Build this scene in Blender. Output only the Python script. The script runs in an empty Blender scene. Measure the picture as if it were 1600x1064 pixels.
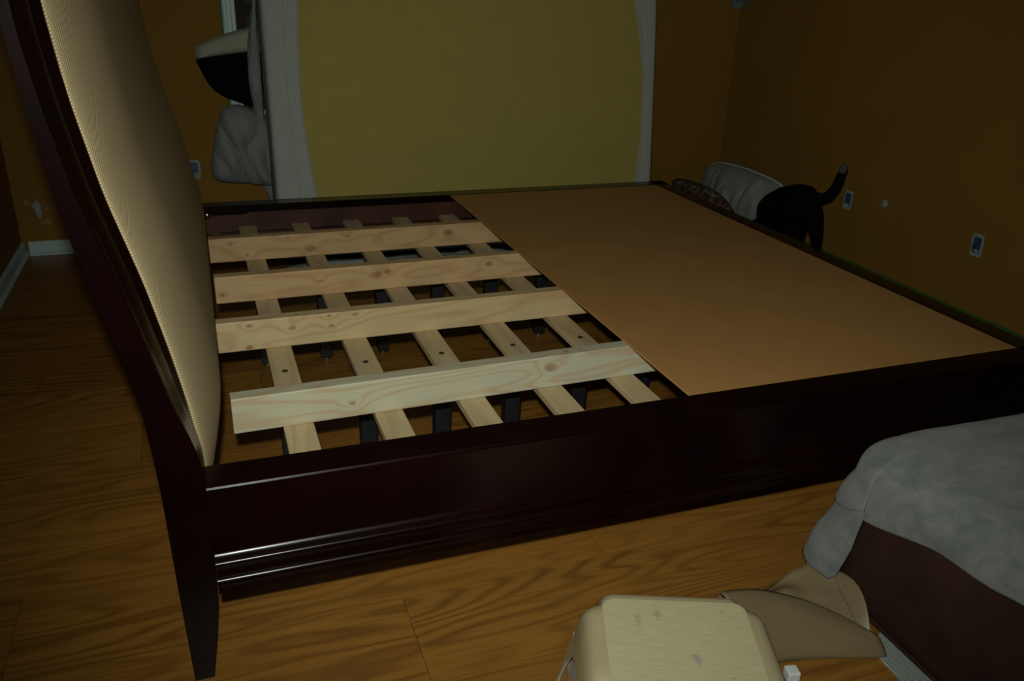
import bpy, bmesh, math, random
from mathutils import Vector, Matrix, noise
random.seed(7)
S = bpy.context.scene
COL = S.collection
PI = math.pi

# ------------------------------------------------------------------ camera, light, exposure
def cam_axes(p, y, r):
    p, y, r = math.radians(p), math.radians(y), math.radians(r)
    fw = Vector((math.sin(y)*math.cos(p), math.cos(y)*math.cos(p), -math.sin(p)))
    rt = Vector((math.cos(y), -math.sin(y), 0))
    up = rt.cross(fw)
    return rt*math.cos(r)+up*math.sin(r), -rt*math.sin(r)+up*math.cos(r), fw
RT, UP, FW = cam_axes(23.2637, 20.8719, 2.1564)
CAM = Vector((0.062, -1.4082, 1.3396))
def oriented(loc, rt, up, fw):
    m = Matrix((rt, up, -fw)).transposed().to_4x4()
    m.translation = loc
    return m
cd = bpy.data.cameras.new('camera')
cd.sensor_width = 36.0
cd.lens = 1297.02/1600*36.0
cd.clip_start = 0.02
cam = bpy.data.objects.new('camera', cd)
COL.objects.link(cam)
cam.matrix_world = oriented(CAM, RT, UP, FW)
S.camera = cam

# the camera's built-in flash, just above and a little left of the lens
FLASH_POWER = 118.0
fl = bpy.data.lights.new('flash', 'SPOT')
fl.energy = FLASH_POWER
fl.color = (0.95, 1.0, 0.92)
fl.spot_size = math.radians(96)
fl.spot_blend = 0.95
fl.shadow_soft_size = 0.018
flo = bpy.data.objects.new('flash', fl)
COL.objects.link(flo)
aim = (FW + RT*0.05 + UP*0.05).normalized()
frt = aim.cross(Vector((0, 0, 1))).normalized()
flo.matrix_world = oriented(CAM + UP*0.11 - RT*0.03, frt, frt.cross(aim), aim)

w = bpy.data.worlds.new('world')
S.world = w
w.use_nodes = True
w.node_tree.nodes['Background'].inputs[0].default_value = (1.0, 0.8, 0.45, 1)
w.node_tree.nodes['Background'].inputs[1].default_value = 0.010
S.view_settings.view_transform = 'Standard'
S.view_settings.look = 'None'
S.view_settings.gamma = 1.0
S.view_settings.use_curve_mapping = False
S.view_settings.exposure = 0.0

# ------------------------------------------------------------------ materials
class NT:
    def __init__(self, name, rough=0.6, coat=0.0, spec=0.5):
        self.m = bpy.data.materials.new(name)
        self.m.use_nodes = True
        self.t = self.m.node_tree
        self.n, self.l = self.t.nodes, self.t.links
        self.b = self.n['Principled BSDF']
        self.b.inputs['Roughness'].default_value = rough
        self.b.inputs['Coat Weight'].default_value = coat
        self.b.inputs['Specular IOR Level'].default_value = spec
    def add(self, kind, **kw):
        q = self.n.new(kind)
        for k, v in kw.items():
            setattr(q, k, v)
        return q
    def link(self, a, b):
        self.l.new(a, b)
    def coords(self, scale=(1, 1, 1), rand=0.0, loc=(0, 0, 0)):
        tc = self.add('ShaderNodeTexCoord')
        mp = self.add('ShaderNodeMapping')
        mp.inputs['Scale'].default_value = scale
        mp.inputs['Location'].default_value = loc
        src = tc.outputs['Object']
        if rand:
            oi = self.add('ShaderNodeObjectInfo')
            ml = self.add('ShaderNodeMath', operation='MULTIPLY')
            self.link(oi.outputs['Random'], ml.inputs[0])
            ml.inputs[1].default_value = rand
            ad = self.add('ShaderNodeVectorMath', operation='ADD')
            self.link(src, ad.inputs[0])
            self.link(ml.outputs[0], ad.inputs[1])
            src = ad.outputs[0]
        self.link(src, mp.inputs['Vector'])
        return mp.outputs[0]
    def noise(self, vec, scale, detail=3, rough=0.5, dist=0.0):
        q = self.add('ShaderNodeTexNoise')
        q.inputs['Scale'].default_value = scale
        q.inputs['Detail'].default_value = detail
        q.inputs['Roughness'].default_value = rough
        q.inputs['Distortion'].default_value = dist
        self.link(vec, q.inputs['Vector'])
        return q.outputs['Fac']
    def math(self, op, a, b=None, c=None):
        q = self.add('ShaderNodeMath', operation=op)
        for i, x in enumerate((a, b, c)):
            if x is None:
                continue
            if isinstance(x, (int, float)):
                q.inputs[i].default_value = x
            else:
                self.link(x, q.inputs[i])
        return q.outputs[0]
    def ramp(self, fac, stops):
        q = self.add('ShaderNodeValToRGB')
        e = q.color_ramp.elements
        while len(e) < len(stops):
            e.new(0.5)
        for i, (p, c) in enumerate(stops):
            e[i].position = p
            e[i].color = (*c, 1)
        self.link(fac, q.inputs[0])
        return q.outputs[0]
    def mix(self, fac, a, b, mode='MIX'):
        q = self.add('ShaderNodeMix', data_type='RGBA', blend_type=mode)
        for i, x in ((0, fac), (6, a), (7, b)):
            if isinstance(x, (int, float)):
                q.inputs[i].default_value = x
            elif isinstance(x, tuple):
                q.inputs[i].default_value = (*x, 1)
            else:
                self.link(x, q.inputs[i])
        return q.outputs[2]
    def base(self, c):
        if isinstance(c, tuple):
            self.b.inputs['Base Color'].default_value = (*c, 1)
        else:
            self.link(c, self.b.inputs['Base Color'])
        return self
    def bump(self, h, strength=0.3, dist=0.002):
        q = self.add('ShaderNodeBump')
        q.inputs['Strength'].default_value = strength
        q.inputs['Distance'].default_value = dist
        self.link(h, q.inputs['Height'])
        self.link(q.outputs[0], self.b.inputs['Normal'])
        return self

def plain(name, c, rough=0.6, var=0.12, scale=14.0, coat=0.0, spec=0.5, bump=0.0, rand=0.0, metal=0.0):
    t = NT(name, rough, coat, spec)
    v = t.coords(rand=rand)
    f = t.noise(v, scale, 4)
    lo = tuple(x*(1-var) for x in c)
    hi = tuple(min(1, x*(1+var)) for x in c)
    t.base(t.ramp(f, [(0.3, lo), (0.7, hi)]))
    if bump:
        t.bump(t.noise(v, scale*6, 3), bump, 0.002)
    t.b.inputs['Metallic'].default_value = metal
    return t.m

def wood(name, light, dark, line, rand=9.0, rough=0.55, knots=(), coat=0.0, ringscale=34.0, linew=0.35, stretch=(0.9, 7.0), sharp=3.0, fine_k=0.35, soft=False):
    """long grain along local X; rings are contour lines of a stretched noise"""
    t = NT(name, rough, coat)
    v1 = t.coords((stretch[0], stretch[1], stretch[1]), rand)
    field = t.noise(v1, 1.0, 2, 0.45)
    vx = t.coords((1, 1, 1))
    kmask = None
    for (kx, ky, kz, r) in knots:
        sp = t.add('ShaderNodeVectorMath', operation='SUBTRACT')
        t.link(vx, sp.inputs[0])
        sp.inputs[1].default_value = (kx, ky, kz)
        sc = t.add('ShaderNodeVectorMath', operation='MULTIPLY')
        t.link(sp.outputs[0], sc.inputs[0])
        sc.inputs[1].default_value = (0.62, 1, 1)
        ln = t.add('ShaderNodeVectorMath', operation='LENGTH')
        t.link(sc.outputs[0], ln.inputs[0])
        d = ln.outputs['Value']
        # bend the rings around the knot
        g = t.math('DIVIDE', r*0.006, t.math('ADD', t.math('MULTIPLY', d, d), r*0.05))
        field = t.math('ADD', field, t.math('MINIMUM', g, 0.5))
        k = t.add('ShaderNodeMapRange')
        k.inputs[1].default_value = r*0.55
        k.inputs[2].default_value = r*1.15
        k.inputs[3].default_value = 1.0
        k.inputs[4].default_value = 0.0
        t.link(d, k.inputs[0])
        kmask = k.outputs[0] if kmask is None else t.math('MAXIMUM', kmask, k.outputs[0])
    rings = t.math('SINE', t.math('MULTIPLY', field, ringscale*2.2))
    rings = t.math('MULTIPLY', t.math('ADD', rings, 1.0), 0.5)
    rings = t.math('POWER', rings, sharp)
    fine = t.noise(t.coords((5.0, 160.0, 160.0), rand), 1.0, 3, 0.6)
    broad = t.noise(t.coords((0.8, 5.0, 5.0), rand*1.7+1), 1.0, 3, 0.5)
    col = t.mix(t.ramp(broad, [(0.2, (0, 0, 0)), (0.8, (1, 1, 1))] if soft else [(0.32, (0, 0, 0)), (0.68, (1, 1, 1))]), light, dark)
    if soft:
        zone = t.noise(t.coords((0.9, 3.2, 3.2), rand*0.6+3), 1.0, 2, 0.5)
        rings = t.math('MULTIPLY', rings, t.ramp(zone, [(0.34, (0.25, 0.25, 0.25)), (0.62, (1, 1, 1))]))
        hair = t.noise(t.coords((9.0, 420.0, 420.0), rand), 1.0, 2, 0.6)
        col = t.mix(t.math('MULTIPLY', t.ramp(hair, [(0.42, (0, 0, 0)), (0.70, (1, 1, 1))]), 0.40), col, dark)
    col = t.mix(t.math('MULTIPLY', rings, linew), col, line)
    col = t.mix(t.math('MULTIPLY', t.ramp(fine, [(0.45, (0, 0, 0)), (0.75, (1, 1, 1))]), fine_k), col, line)
    if kmask is not None:
        kn = t.noise(t.coords((60, 60, 60)), 1.0, 3)
        kc = t.ramp(kn, [(0.35, (0.17, 0.075, 0.03)), (0.65, (0.36, 0.17, 0.075))])
        col = t.mix(t.math('MULTIPLY', kmask, 0.70), col, kc)
    oi = t.add('ShaderNodeObjectInfo')
    br = t.add('ShaderNodeMapRange')
    br.inputs[3].default_value = 0.86
    br.inputs[4].default_value = 1.08
    t.link(oi.outputs['Random'], br.inputs[0])
    vm = t.add('ShaderNodeVectorMath', operation='SCALE')
    t.link(col, vm.inputs[0])
    t.link(br.outputs[0], vm.inputs['Scale'])
    t.base(vm.outputs[0])
    t.bump(fine, 0.12, 0.0006)
    return t.m

M = {}
OAK = ((0.37, 0.172, 0.029), (0.285, 0.122, 0.019), (0.13, 0.048, 0.007))
M['oak'] = wood('oak_laminate', *OAK, rand=23.0, rough=0.42, ringscale=46, linew=0.68, stretch=(0.75, 5.0), sharp=2.2, fine_k=0.50, soft=True)
M['espresso'] = plain('espresso_wood', (0.0055, 0.0011, 0.0010), 0.23, 0.35, 6, coat=0.0, spec=0.26)
M['espresso_raw'] = plain('espresso_inner', (0.060, 0.022, 0.012), 0.45, 0.35, 6, spec=0.3)
M['black_leg'] = plain('black_leg_paint', (0.010, 0.011, 0.013), 0.45, 0.2, 20)
M['chrome'] = plain('steel_glide', (0.75, 0.75, 0.72), 0.25, 0.1, 20, metal=1.0)
M['brass'] = plain('brass_hardware', (0.70, 0.58, 0.25), 0.16, 0.1, 30, metal=1.0)
M['washer'] = plain('dark_washer', (0.05, 0.045, 0.03), 0.5, 0.2, 30, metal=0.6)
M['board'] = plain('hardboard', (0.44, 0.228, 0.072), 0.62, 0.05, 5, spec=0.3)
M['wall'] = plain('ochre_paint', (0.240, 0.128, 0.020), 0.85, 0.05, 2.5, spec=0.15)
M['ceiling'] = plain('ceiling_white', (0.55, 0.54, 0.50), 0.9, 0.04, 3)
M['trim'] = plain('white_trim_paint', (0.47, 0.62, 0.60), 0.45, 0.04, 6)
M['sash_brown'] = plain('brown_sash', (0.040, 0.027, 0.010), 0.7, 0.15, 4, spec=0.15)  # brown of the window sashes
gl = NT('window_glass', 0.02)
gl.base((0.9, 0.93, 0.92))
gl.b.inputs['Transmission Weight'].default_value = 1.0
M['glass'] = gl.m
M['tape'] = plain('green_masking_tape', (0.045, 0.115, 0.010), 0.7, 0.12, 12)
M['mud'] = plain('white_spackle', (0.28, 0.33, 0.33), 0.9, 0.3, 40)
M['box_blue'] = plain('blue_outlet_box', (0.03, 0.07, 0.16), 0.5, 0.2, 40)
M['black'] = plain('black_cloth', (0.004, 0.004, 0.0045), 0.95, 0.2, 40, spec=0.05)
M['cream'] = plain('cream_cloth', (0.37, 0.36, 0.27), 0.9, 0.06, 20, bump=0.2)
M['grey_quilt'] = plain('grey_quilt', (0.22, 0.235, 0.22), 0.85, 0.08, 10, bump=0.25)
M['white_pad'] = plain('white_quilted_pad', (0.42, 0.445, 0.39), 0.9, 0.03, 16, bump=0.25)
M['mattress'] = plain('olive_mattress_ticking', (0.43, 0.355, 0.095), 0.9, 0.03, 9, spec=0.1)
M['white_pillow'] = plain('white_pillow', (0.27, 0.29, 0.25), 0.9, 0.08, 12, bump=0.25)
M['fur'] = plain('black_fur', (0.0035, 0.0033, 0.0033), 0.9, 0.2, 60, spec=0.04)
M['fur_white'] = plain('pale_fur', (0.075, 0.068, 0.058), 0.95, 0.15, 60)
M['stool'] = plain('beige_plastic', (0.41, 0.335, 0.19), 0.42, 0.06, 18, bump=0.04)
M['stool_top'] = plain('beige_tread', (0.55, 0.47, 0.29), 0.62, 0.05, 9, spec=0.3)
M['stool_in'] = plain('grey_plastic', (0.50, 0.48, 0.42), 0.5, 0.05, 12)
M['kraft'] = plain('kraft_paper', (0.19, 0.142, 0.070), 0.45, 0.06, 6, bump=0.06)
M['white_plastic'] = plain('white_plastic', (0.72, 0.74, 0.70), 0.4, 0.03, 12)
M['suede'] = plain('brown_suede', (0.036, 0.017, 0.011), 0.9, 0.22, 9, spec=0.1, bump=0.15)

def burlap():
    t = NT('burlap', 0.85, spec=0.2)
    v = t.coords()
    sep = t.add('ShaderNodeSeparateXYZ')
    t.link(v, sep.inputs[0])
    wob = t.math('MULTIPLY', t.noise(v, 40, 2), 1.6)
    a = t.math('SINE', t.math('ADD', t.math('MULTIPLY', sep.outputs['Y'], 2*PI/0.0062), wob))
    b = t.math('SINE', t.math('ADD', t.math('MULTIPLY', sep.outputs['Z'], 2*PI/0.0055), wob))
    h = t.math('MULTIPLY', a, b)
    h = t.math('ADD', t.math('MULTIPLY', h, 0.5), 0.5)
    slub = t.noise(t.coords((1, 30, 220)), 1.0, 2)
    c = t.ramp(h, [(0.1, (0.22, 0.165, 0.075)), (0.8, (0.58, 0.46, 0.26))])
    c = t.mix(t.math('MULTIPLY', slub, 0.35), c, (0.48, 0.37, 0.19))
    t.base(c)
    t.bump(h, 0.6, 0.0012)
    return t.m
M['burlap'] = burlap()

def towel_mat():
    t = NT('terry_towel', 0.95, spec=0.08)
    v = t.coords()
    f = t.noise(v, 260, 3, 0.7)
    g = t.noise(v, 14, 6, 0.65, 0.6)
    c = t.ramp(g, [(0.36, (0.145, 0.155, 0.140)), (0.62, (0.225, 0.235, 0.205))])
    c = t.mix(t.math('MULTIPLY', t.ramp(f, [(0.4, (1, 1, 1)), (0.65, (0, 0, 0))]), 0.3), c, (0.10, 0.115, 0.12))
    t.base(c)
    t.bump(f, 0.6, 0.004)
    t.b.inputs['Sheen Weight'].default_value = 0.2
    return t.m
M['towel'] = towel_mat()

def pattern_mat():
    t = NT('patterned_cloth', 0.9, spec=0.1)
    v = t.coords()
    vo = t.add('ShaderNodeTexVoronoi', feature='DISTANCE_TO_EDGE')
    vo.inputs['Scale'].default_value = 26
    t.link(v, vo.inputs['Vector'])
    f = t.math('ADD', vo.outputs['Distance'], t.math('MULTIPLY', t.noise(v, 30, 2), 0.25))
    t.base(t.ramp(f, [(0.10, (0.20, 0.165, 0.11)), (0.24, (0.055, 0.032, 0.018))]))
    return t.m
M['pattern'] = pattern_mat()

def mesh_mat():
    t = NT('nonslip_mesh', 0.8)
    v = t.coords()
    vo = t.add('ShaderNodeTexVoronoi')
    vo.inputs['Scale'].default_value = 190
    vo.inputs['Randomness'].default_value = 0.0
    t.link(v, vo.inputs['Vector'])
    t.base(t.ramp(vo.outputs['Distance'], [(0.38, (0.16, 0.18, 0.155)), (0.56, (0.52, 0.58, 0.52))]))
    t.bump(vo.outputs['Distance'], 0.5, 0.002)
    return t.m
M['nonslip'] = mesh_mat()

def stained_top():
    t = NT('stained_tread', 0.6, spec=0.3)
    v = t.coords()
    g = t.noise(t.coords((30, 240, 4)), 1.0, 3)
    c = t.ramp(g, [(0.3, (0.43, 0.385, 0.215)), (0.7, (0.50, 0.445, 0.26))])
    s1 = t.ramp(t.noise(v, 34, 5, 0.7), [(0.64, (0, 0, 0)), (0.74, (1, 1, 1))])
    c = t.mix(t.math('MULTIPLY', s1, 0.45), c, (0.22, 0.18, 0.10))
    s2 = t.ramp(t.noise(t.coords((22, 60, 22)), 1.0, 4, 0.65), [(0.66, (0, 0, 0)), (0.72, (1, 1, 1))])
    c = t.mix(t.math('MULTIPLY', s2, 0.4), c, (0.34, 0.20, 0.10))
    for (x, y, rx, ry, colr, k) in ((-0.035, 0.075, 0.013, 0.022, (0.22, 0.19, 0.11), 0.5), (0.022, -0.04, 0.012, 0.02, (0.12, 0.14, 0.22), 0.55),
                                    (-0.075, 0.062, 0.01, 0.03, (0.25, 0.22, 0.13), 0.45), (0.09, 0.088, 0.004, 0.003, (0.16, 0.05, 0.02), 0.9)):
        sp = t.add('ShaderNodeVectorMath', operation='SUBTRACT')
        t.link(v, sp.inputs[0])
        sp.inputs[1].default_value = (x, y, 0)
        sc = t.add('ShaderNodeVectorMath', operation='MULTIPLY')
        t.link(sp.outputs[0], sc.inputs[0])
        sc.inputs[1].default_value = (1/rx, 1/ry, 0)
        ln = t.add('ShaderNodeVectorMath', operation='LENGTH')
        t.link(sc.outputs[0], ln.inputs[0])
        d = t.math('ADD', ln.outputs['Value'], t.math('MULTIPLY', t.noise(v, 120, 3), 1.6))
        mk = t.ramp(d, [(0.55, (1, 1, 1)), (1.0, (0, 0, 0))])
        # ramp input is clamped to 0..1, so scale first
        c = t.mix(t.math('MULTIPLY', t.ramp(t.math('MULTIPLY', d, 0.5), [(0.42, (1, 1, 1)), (0.85, (0, 0, 0))]), k), c, colr)
    t.base(c)
    return t.m
M['stool_top'] = stained_top()

# ------------------------------------------------------------------ mesh helpers
class MB:
    def __init__(self):
        self.v, self.f = [], []
    def add(self, vs, fs):
        o = len(self.v)
        self.v += [tuple(p) for p in vs]
        self.f += [tuple(i+o for i in f) for f in fs]
        return self
    def box(self, a, b):
        (x0, y0, z0), (x1, y1, z1) = a, b
        return self.add([(x0, y0, z0), (x1, y0, z0), (x1, y1, z0), (x0, y1, z0), (x0, y0, z1), (x1, y0, z1), (x1, y1, z1), (x0, y1, z1)],
                        [(3, 2, 1, 0), (4, 5, 6, 7), (0, 1, 5, 4), (1, 2, 6, 5), (2, 3, 7, 6), (3, 0, 4, 7)])
    def loft(self, loops, cap=True, close=True):
        n = len(loops[0])
        fs = []
        for i in range(len(loops)-1):
            for j in range(n if close else n-1):
                k = (j+1) % n
                fs.append((i*n+j, i*n+k, (i+1)*n+k, (i+1)*n+j))
        if cap:
            fs.append(tuple(range(n-1, -1, -1)))
            fs.append(tuple((len(loops)-1)*n+j for j in range(n)))
        return self.add([p for lp in loops for p in lp], fs)
    def lathe(self, prof, center=(0, 0, 0), axis='z', n=20):
        loops = []
        for r, h in prof:
            lp = []
            for k in range(n):
                a = 2*PI*k/n
                p = (r*math.cos(a), r*math.sin(a), h)
                if axis == 'y':
                    p = (p[0], h, p[1])
                elif axis == 'x':
                    p = (h, p[0], p[1])
                lp.append((p[0]+center[0], p[1]+center[1], p[2]+center[2]))
            loops.append(lp)
        return self.loft(loops)
    def tube(self, pts, rad, n=10):
        pts = [Vector(p) for p in pts]
        loops = []
        for i, p in enumerate(pts):
            d = (pts[min(i+1, len(pts)-1)]-pts[max(i-1, 0)]).normalized()
            a = d.orthogonal().normalized() if i == 0 else (a - d*a.dot(d)).normalized()
            b = d.cross(a)
            r = rad[i] if isinstance(rad, (list, tuple)) else rad
            loops.append([tuple(p+a*r*math.cos(2*PI*k/n)+b*r*math.sin(2*PI*k/n)) for k in range(n)])
        return self.loft(loops)
    def grid(self, P, nu, nv, wrapu=False):
        vs = [P(i, j) for j in range(nv) for i in range(nu)]
        fs = [(j*nu+i, j*nu+(i+1) % nu, (j+1)*nu+(i+1) % nu, (j+1)*nu+i) for j in range(nv-1) for i in range(nu if wrapu else nu-1)]
        return self.add(vs, fs)
    def build(self, name, mat, parent=None, smooth=False, bevel=0.0, segs=2, origin=(0, 0, 0), fix=True):
        me = bpy.data.meshes.new(name)
        me.from_pydata([tuple(Vector(p)-Vector(origin)) for p in self.v], [], self.f)
        if fix:
            bm = bmesh.new()
            bm.from_mesh(me)
            bmesh.ops.recalc_face_normals(bm, faces=bm.faces)
            bm.to_mesh(me)
            bm.free()
        me.materials.append(mat)
        o = bpy.data.objects.new(name, me)
        COL.objects.link(o)
        if parent is not None:
            o.parent = parent
        else:
            o.location = origin
        if smooth:
            for p in me.polygons:
                p.use_smooth = True
            if isinstance(smooth, float):
                md = me
                for e in md.edges:
                    pass
                me.set_sharp_from_angle(angle=smooth)
        if bevel:
            b = o.modifiers.new('bevel', 'BEVEL')
            b.width = bevel
            b.segments = segs
            b.limit_method = 'ANGLE'
        return o

def tag(o, label=None, cat=None, group=None, kind=None):
    if label: o['label'] = label
    if cat: o['category'] = cat
    if group: o['group'] = group
    if kind: o['kind'] = kind
    return o
def empty(name, loc, rz=0.0):
    o = bpy.data.objects.new(name, None)
    COL.objects.link(o)
    o.location = loc
    o.rotation_euler = (0, 0, rz)
    o.empty_display_size = 0.1
    return o
def copy_tree(o, parent=None):
    c = o.copy()
    COL.objects.link(c)
    c.parent = parent
    for ch in [q for q in bpy.data.objects if q.parent == o]:
        copy_tree(ch, c)
    return c
def nz(x, y, z, s=1.0):
    return noise.noise(Vector((x*s, y*s, z*s)))

# ------------------------------------------------------------------ the room
XL, XR, YN, YF, ZC = -0.83, 3.20, -2.6, 3.18, 2.55
def structure(name, a, b, mat):
    o = MB().box(a, b).build(name, mat, origin=((a[0]+b[0])/2, (a[1]+b[1])/2, a[2]))
    return tag(o, kind='structure')
T = 0.12
floor = structure('floor', (XL-T, YN-T, -0.08), (XR+T, YF+T, -0.012), M['espresso_raw'])
structure('ceiling', (XL-T, YN-T, ZC), (XR+T, YF+T, ZC+0.1), M['ceiling'])
structure('wall_left', (XL-T, YN, -0.012), (XL, YF, ZC), M['wall'])
structure('wall_right', (XR, YN, -0.012), (XR+T, YF, ZC), M['wall'])
wb = MB().box((XL-T, YF, -0.012), (0.290, YF+T, ZC)).box((1.052, YF, -0.012), (XR+T, YF+T, ZC)).box((0.290, YF, -0.012), (1.052, YF+T, 0.700)).box((0.290, YF, 1.960), (1.052, YF+T, ZC))
tag(wb.build('wall_back', M['wall'], origin=(1.2, YF, 0)), kind='structure')
structure('wall_front', (XL-T, YN-T, -0.012), (XR+T, YN, ZC), M['wall'])

# laminate planks, each its own board in the floor
PW, PL, G = 0.27, 1.36, 0.0006
plank_meshes = {}
def plank(x0, x1, y0, y1):
    key = (round(x1-x0, 4), round(y1-y0, 4))
    me = plank_meshes.get(key)
    if me is None:
        o = MB().box((G, G, -0.012), (key[0]-G, key[1]-G, 0)).build('plank', M['oak'])
        me = o.data
        plank_meshes[key] = me
    else:
        o = bpy.data.objects.new('plank', me)
        COL.objects.link(o)
    o.parent = floor
    o.location = Vector((x0, y0, 0)) - floor.location
offs = [0.0, 0.53, 0.95, 0.28, 0.76, 1.14, 0.41]
r0 = math.ceil((0.127-YN)/PW)
for row in range(-r0, 40):
    y0, y1 = 0.127+(row-1)*PW, 0.127+row*PW
    y0, y1 = max(y0, YN), min(y1, YF)
    if y1-y0 < 0.01:
        if y0 >= YF:
            break
        continue
    j = 0.396 + offs[row % 7]
    while j > XL:
        j -= PL
    while j < XR:
        a, b = max(j, XL), min(j+PL, XR)
        if b-a > 0.01:
            plank(a, b, y0, y1)
        j += PL

def baseboard(name, prof_pts, a, b, out):
    """prof: (outward, z); a->b along the wall; out = unit outward"""
    loops = []
    for p in (a, b):
        loops.append([(p[0]+out[0]*d, p[1]+out[1]*d, z) for d, z in prof_pts])
    o = MB().loft(loops).build(name, M['trim'], origin=((a[0]+b[0])/2, (a[1]+b[1])/2, 0))
    return tag(o, kind='structure')
BP = [(0, 0), (0.026, 0), (0.026, 0.006), (0.018, 0.014), (0.013, 0.016), (0.013, 0.058), (0.009, 0.066), (0.004, 0.069), (0, 0.069)]
baseboard('baseboard_left', BP, (XL, YN, 0), (XL, YF, 0), (1, 0))
baseboard('baseboard_right', [(d, z*0.75) for d, z in BP], (XR, YN, 0), (XR, YF, 0), (-1, 0))
baseboard('baseboard_back', BP, (XL+0.03, YF, 0), (XR-0.03, YF, 0), (0, -1))

# window behind the leaning mattress: white casing, brown sashes, glass on the night outside
WX0, WX1, WZ0, WZ1 = 0.290, 1.052, 0.700, 1.960
def casing(name, x0, x1, z0, z1):
    mb = MB()
    wd = x1-x0
    if z1-z0 > wd:
        q = [(x0, 0), (x0, -0.012), (x0+wd*.12, -0.018), (x0+wd*.3, -0.018), (x0+wd*.36, -0.014), (x0+wd*.62, -0.014), (x0+wd*.7, -0.020), (x1-0.004, -0.020), (x1, -0.014), (x1, 0)]
        mb.loft([[(x, YF+y, z) for x, y in q] for z in (z0, z1)])
    else:
        h = z1-z0
        q = [(z0, 0), (z0, -0.014), (z0+h*.3, -0.020), (z0+h*.4, -0.014), (z0+h*.7, -0.018), (z1, -0.012), (z1, 0)]
        mb.loft([[(x, YF+y, z) for z, y in q] for x in (x0, x1)])
    return tag(mb.build(name, M['trim'], origin=((x0+x1)/2, YF, z0)), kind='structure')
casing('trim_1', 0.228, 0.290, WZ0, WZ1)
casing('trim_2', 1.052, 1.114, WZ0, WZ1)
casing('trim_3', 0.228, 1.114, WZ1, WZ1+0.062)
tag(MB().box((0.215, YF-0.045, WZ0-0.024), (1.127, YF+0.05, WZ0)).build('trim_4', M['trim'], bevel=0.004, origin=(0.67, YF, WZ0)), kind='structure')
win = empty('window_1', (0.671, YF+0.05, WZ0))
tag(win, kind='structure')
def sash(z0, z1, y0):
    st_ = 0.045
    fr = MB()
    fr.box((WX0, y0, z0), (WX0+st_, y0+.035, z1)).box((WX1-st_, y0, z0), (WX1, y0+.035, z1))
    fr.box((WX0+st_, y0, z0), (WX1-st_, y0+.035, z0+st_)).box((WX0+st_, y0, z1-st_), (WX1-st_, y0+.035, z1))
    f = fr.build('window_sash', M['sash_brown'], win, origin=win.location)
    MB().box((WX0+st_, y0+.014, z0+st_), (WX1-st_, y0+.019, z1-st_)).build('pane', M['glass'], f, origin=win.location)
sash(WZ0, 1.19, YF+0.012)
sash(1.15, WZ1, YF+0.050)

# green masking tape beside the window casing and along the right baseboard
mb = MB()
def strip(mb, pts_lo, pts_hi, out):
    n = len(pts_lo)
    mb.loft([[pts_lo[i], pts_hi[i], tuple(Vector(pts_hi[i])+Vector(out)), tuple(Vector(pts_lo[i])+Vector(out))] for i in range(n)])
zz = [0.70+i*0.1 for i in range(13)]
strip(mb, [(0.2165+0.002*math.sin(z*23), YF, z) for z in zz], [(0.2285, YF, z) for z in zz], (0, -0.0012, 0))
tag(mb.build('masking_tape', M['tape'], origin=(0.222, YF, 0.07)), 'green masking tape running up beside the white window casing', 'tape')
mb = MB()
yy = [YN+0.05+i*0.25 for i in range(23)]
strip(mb, [(XR, y, 0.0525) for y in yy], [(XR, y, 0.063+0.0015*math.sin(y*9)) for y in yy], (-0.0045, 0, 0))
tag(mb.build('masking_tape', M['tape'], origin=(XR, 0.3, 0.07)), 'long green masking tape along the top of the right baseboard', 'tape')

# ------------------------------------------------------------------ bed frame
W, L, H = 2.200, 2.203, 0.462
bed = empty('bed', (0, 0, 0))
tag(bed, 'dark espresso wooden bed frame with tall burlap upholstered headboard, standing on plank floor', 'bed')
PROF = [(0.079, 0.462), (0.005, 0.462), (0.001, 0.4605), (-0.001, 0.457), (0.000, 0.453), (0.004, 0.449), (0.0045, 0.313), (0.003, 0.308), (-0.004, 0.3025), (-0.0105, 0.2985),
        (-0.0135, 0.2955), (-0.014, 0.292), (-0.0115, 0.288), (-0.0105, 0.279), (-0.0125, 0.271)]
PROF += [(-0.0125-0.0105*math.sin(math.radians(a)), 0.2545+0.0125*math.cos(math.radians(a))) for a in range(8, 165, 13)]
PROF += [(-0.0155, 0.2405), (-0.0165, 0.229), (-0.012, 0.227), (0.045, 0.227), (0.045, 0.432), (0.079, 0.432)]
def rail(name, x0, x1, f):
    mb = MB()
    mb.loft([[f(x, y, z) for y, z in PROF] for x in (x0, x1)])
    o = mb.build(name, M['espresso'], bed, smooth=math.radians(38))
    lg = MB()
    lg.loft([[f(x, y, z) for y, z in ((0.0455, 0.315), (0.078, 0.315), (0.078, 0.3445), (0.0455, 0.3445))] for x in (x0+0.10, x1-0.03)])
    lg.build('ledger_strip', M['espresso_raw'], o)
    return o
near_rail = rail('side_rail', 0.004, L-0.004, lambda x, y, z: (x, y, z))
far_rail = rail('side_rail', 0.004, L-0.004, lambda x, y, z: (x, W-y, z))
foot = rail('foot_rail', 0.0, W, lambda x, y, z: (L-y*0.94, x, z))
MB().box((0.03, W-0.0465, 0.235), (L-0.08, W-0.0448, 0.431)).build('inner_lining', M['espresso_raw'], far_rail)
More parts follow.
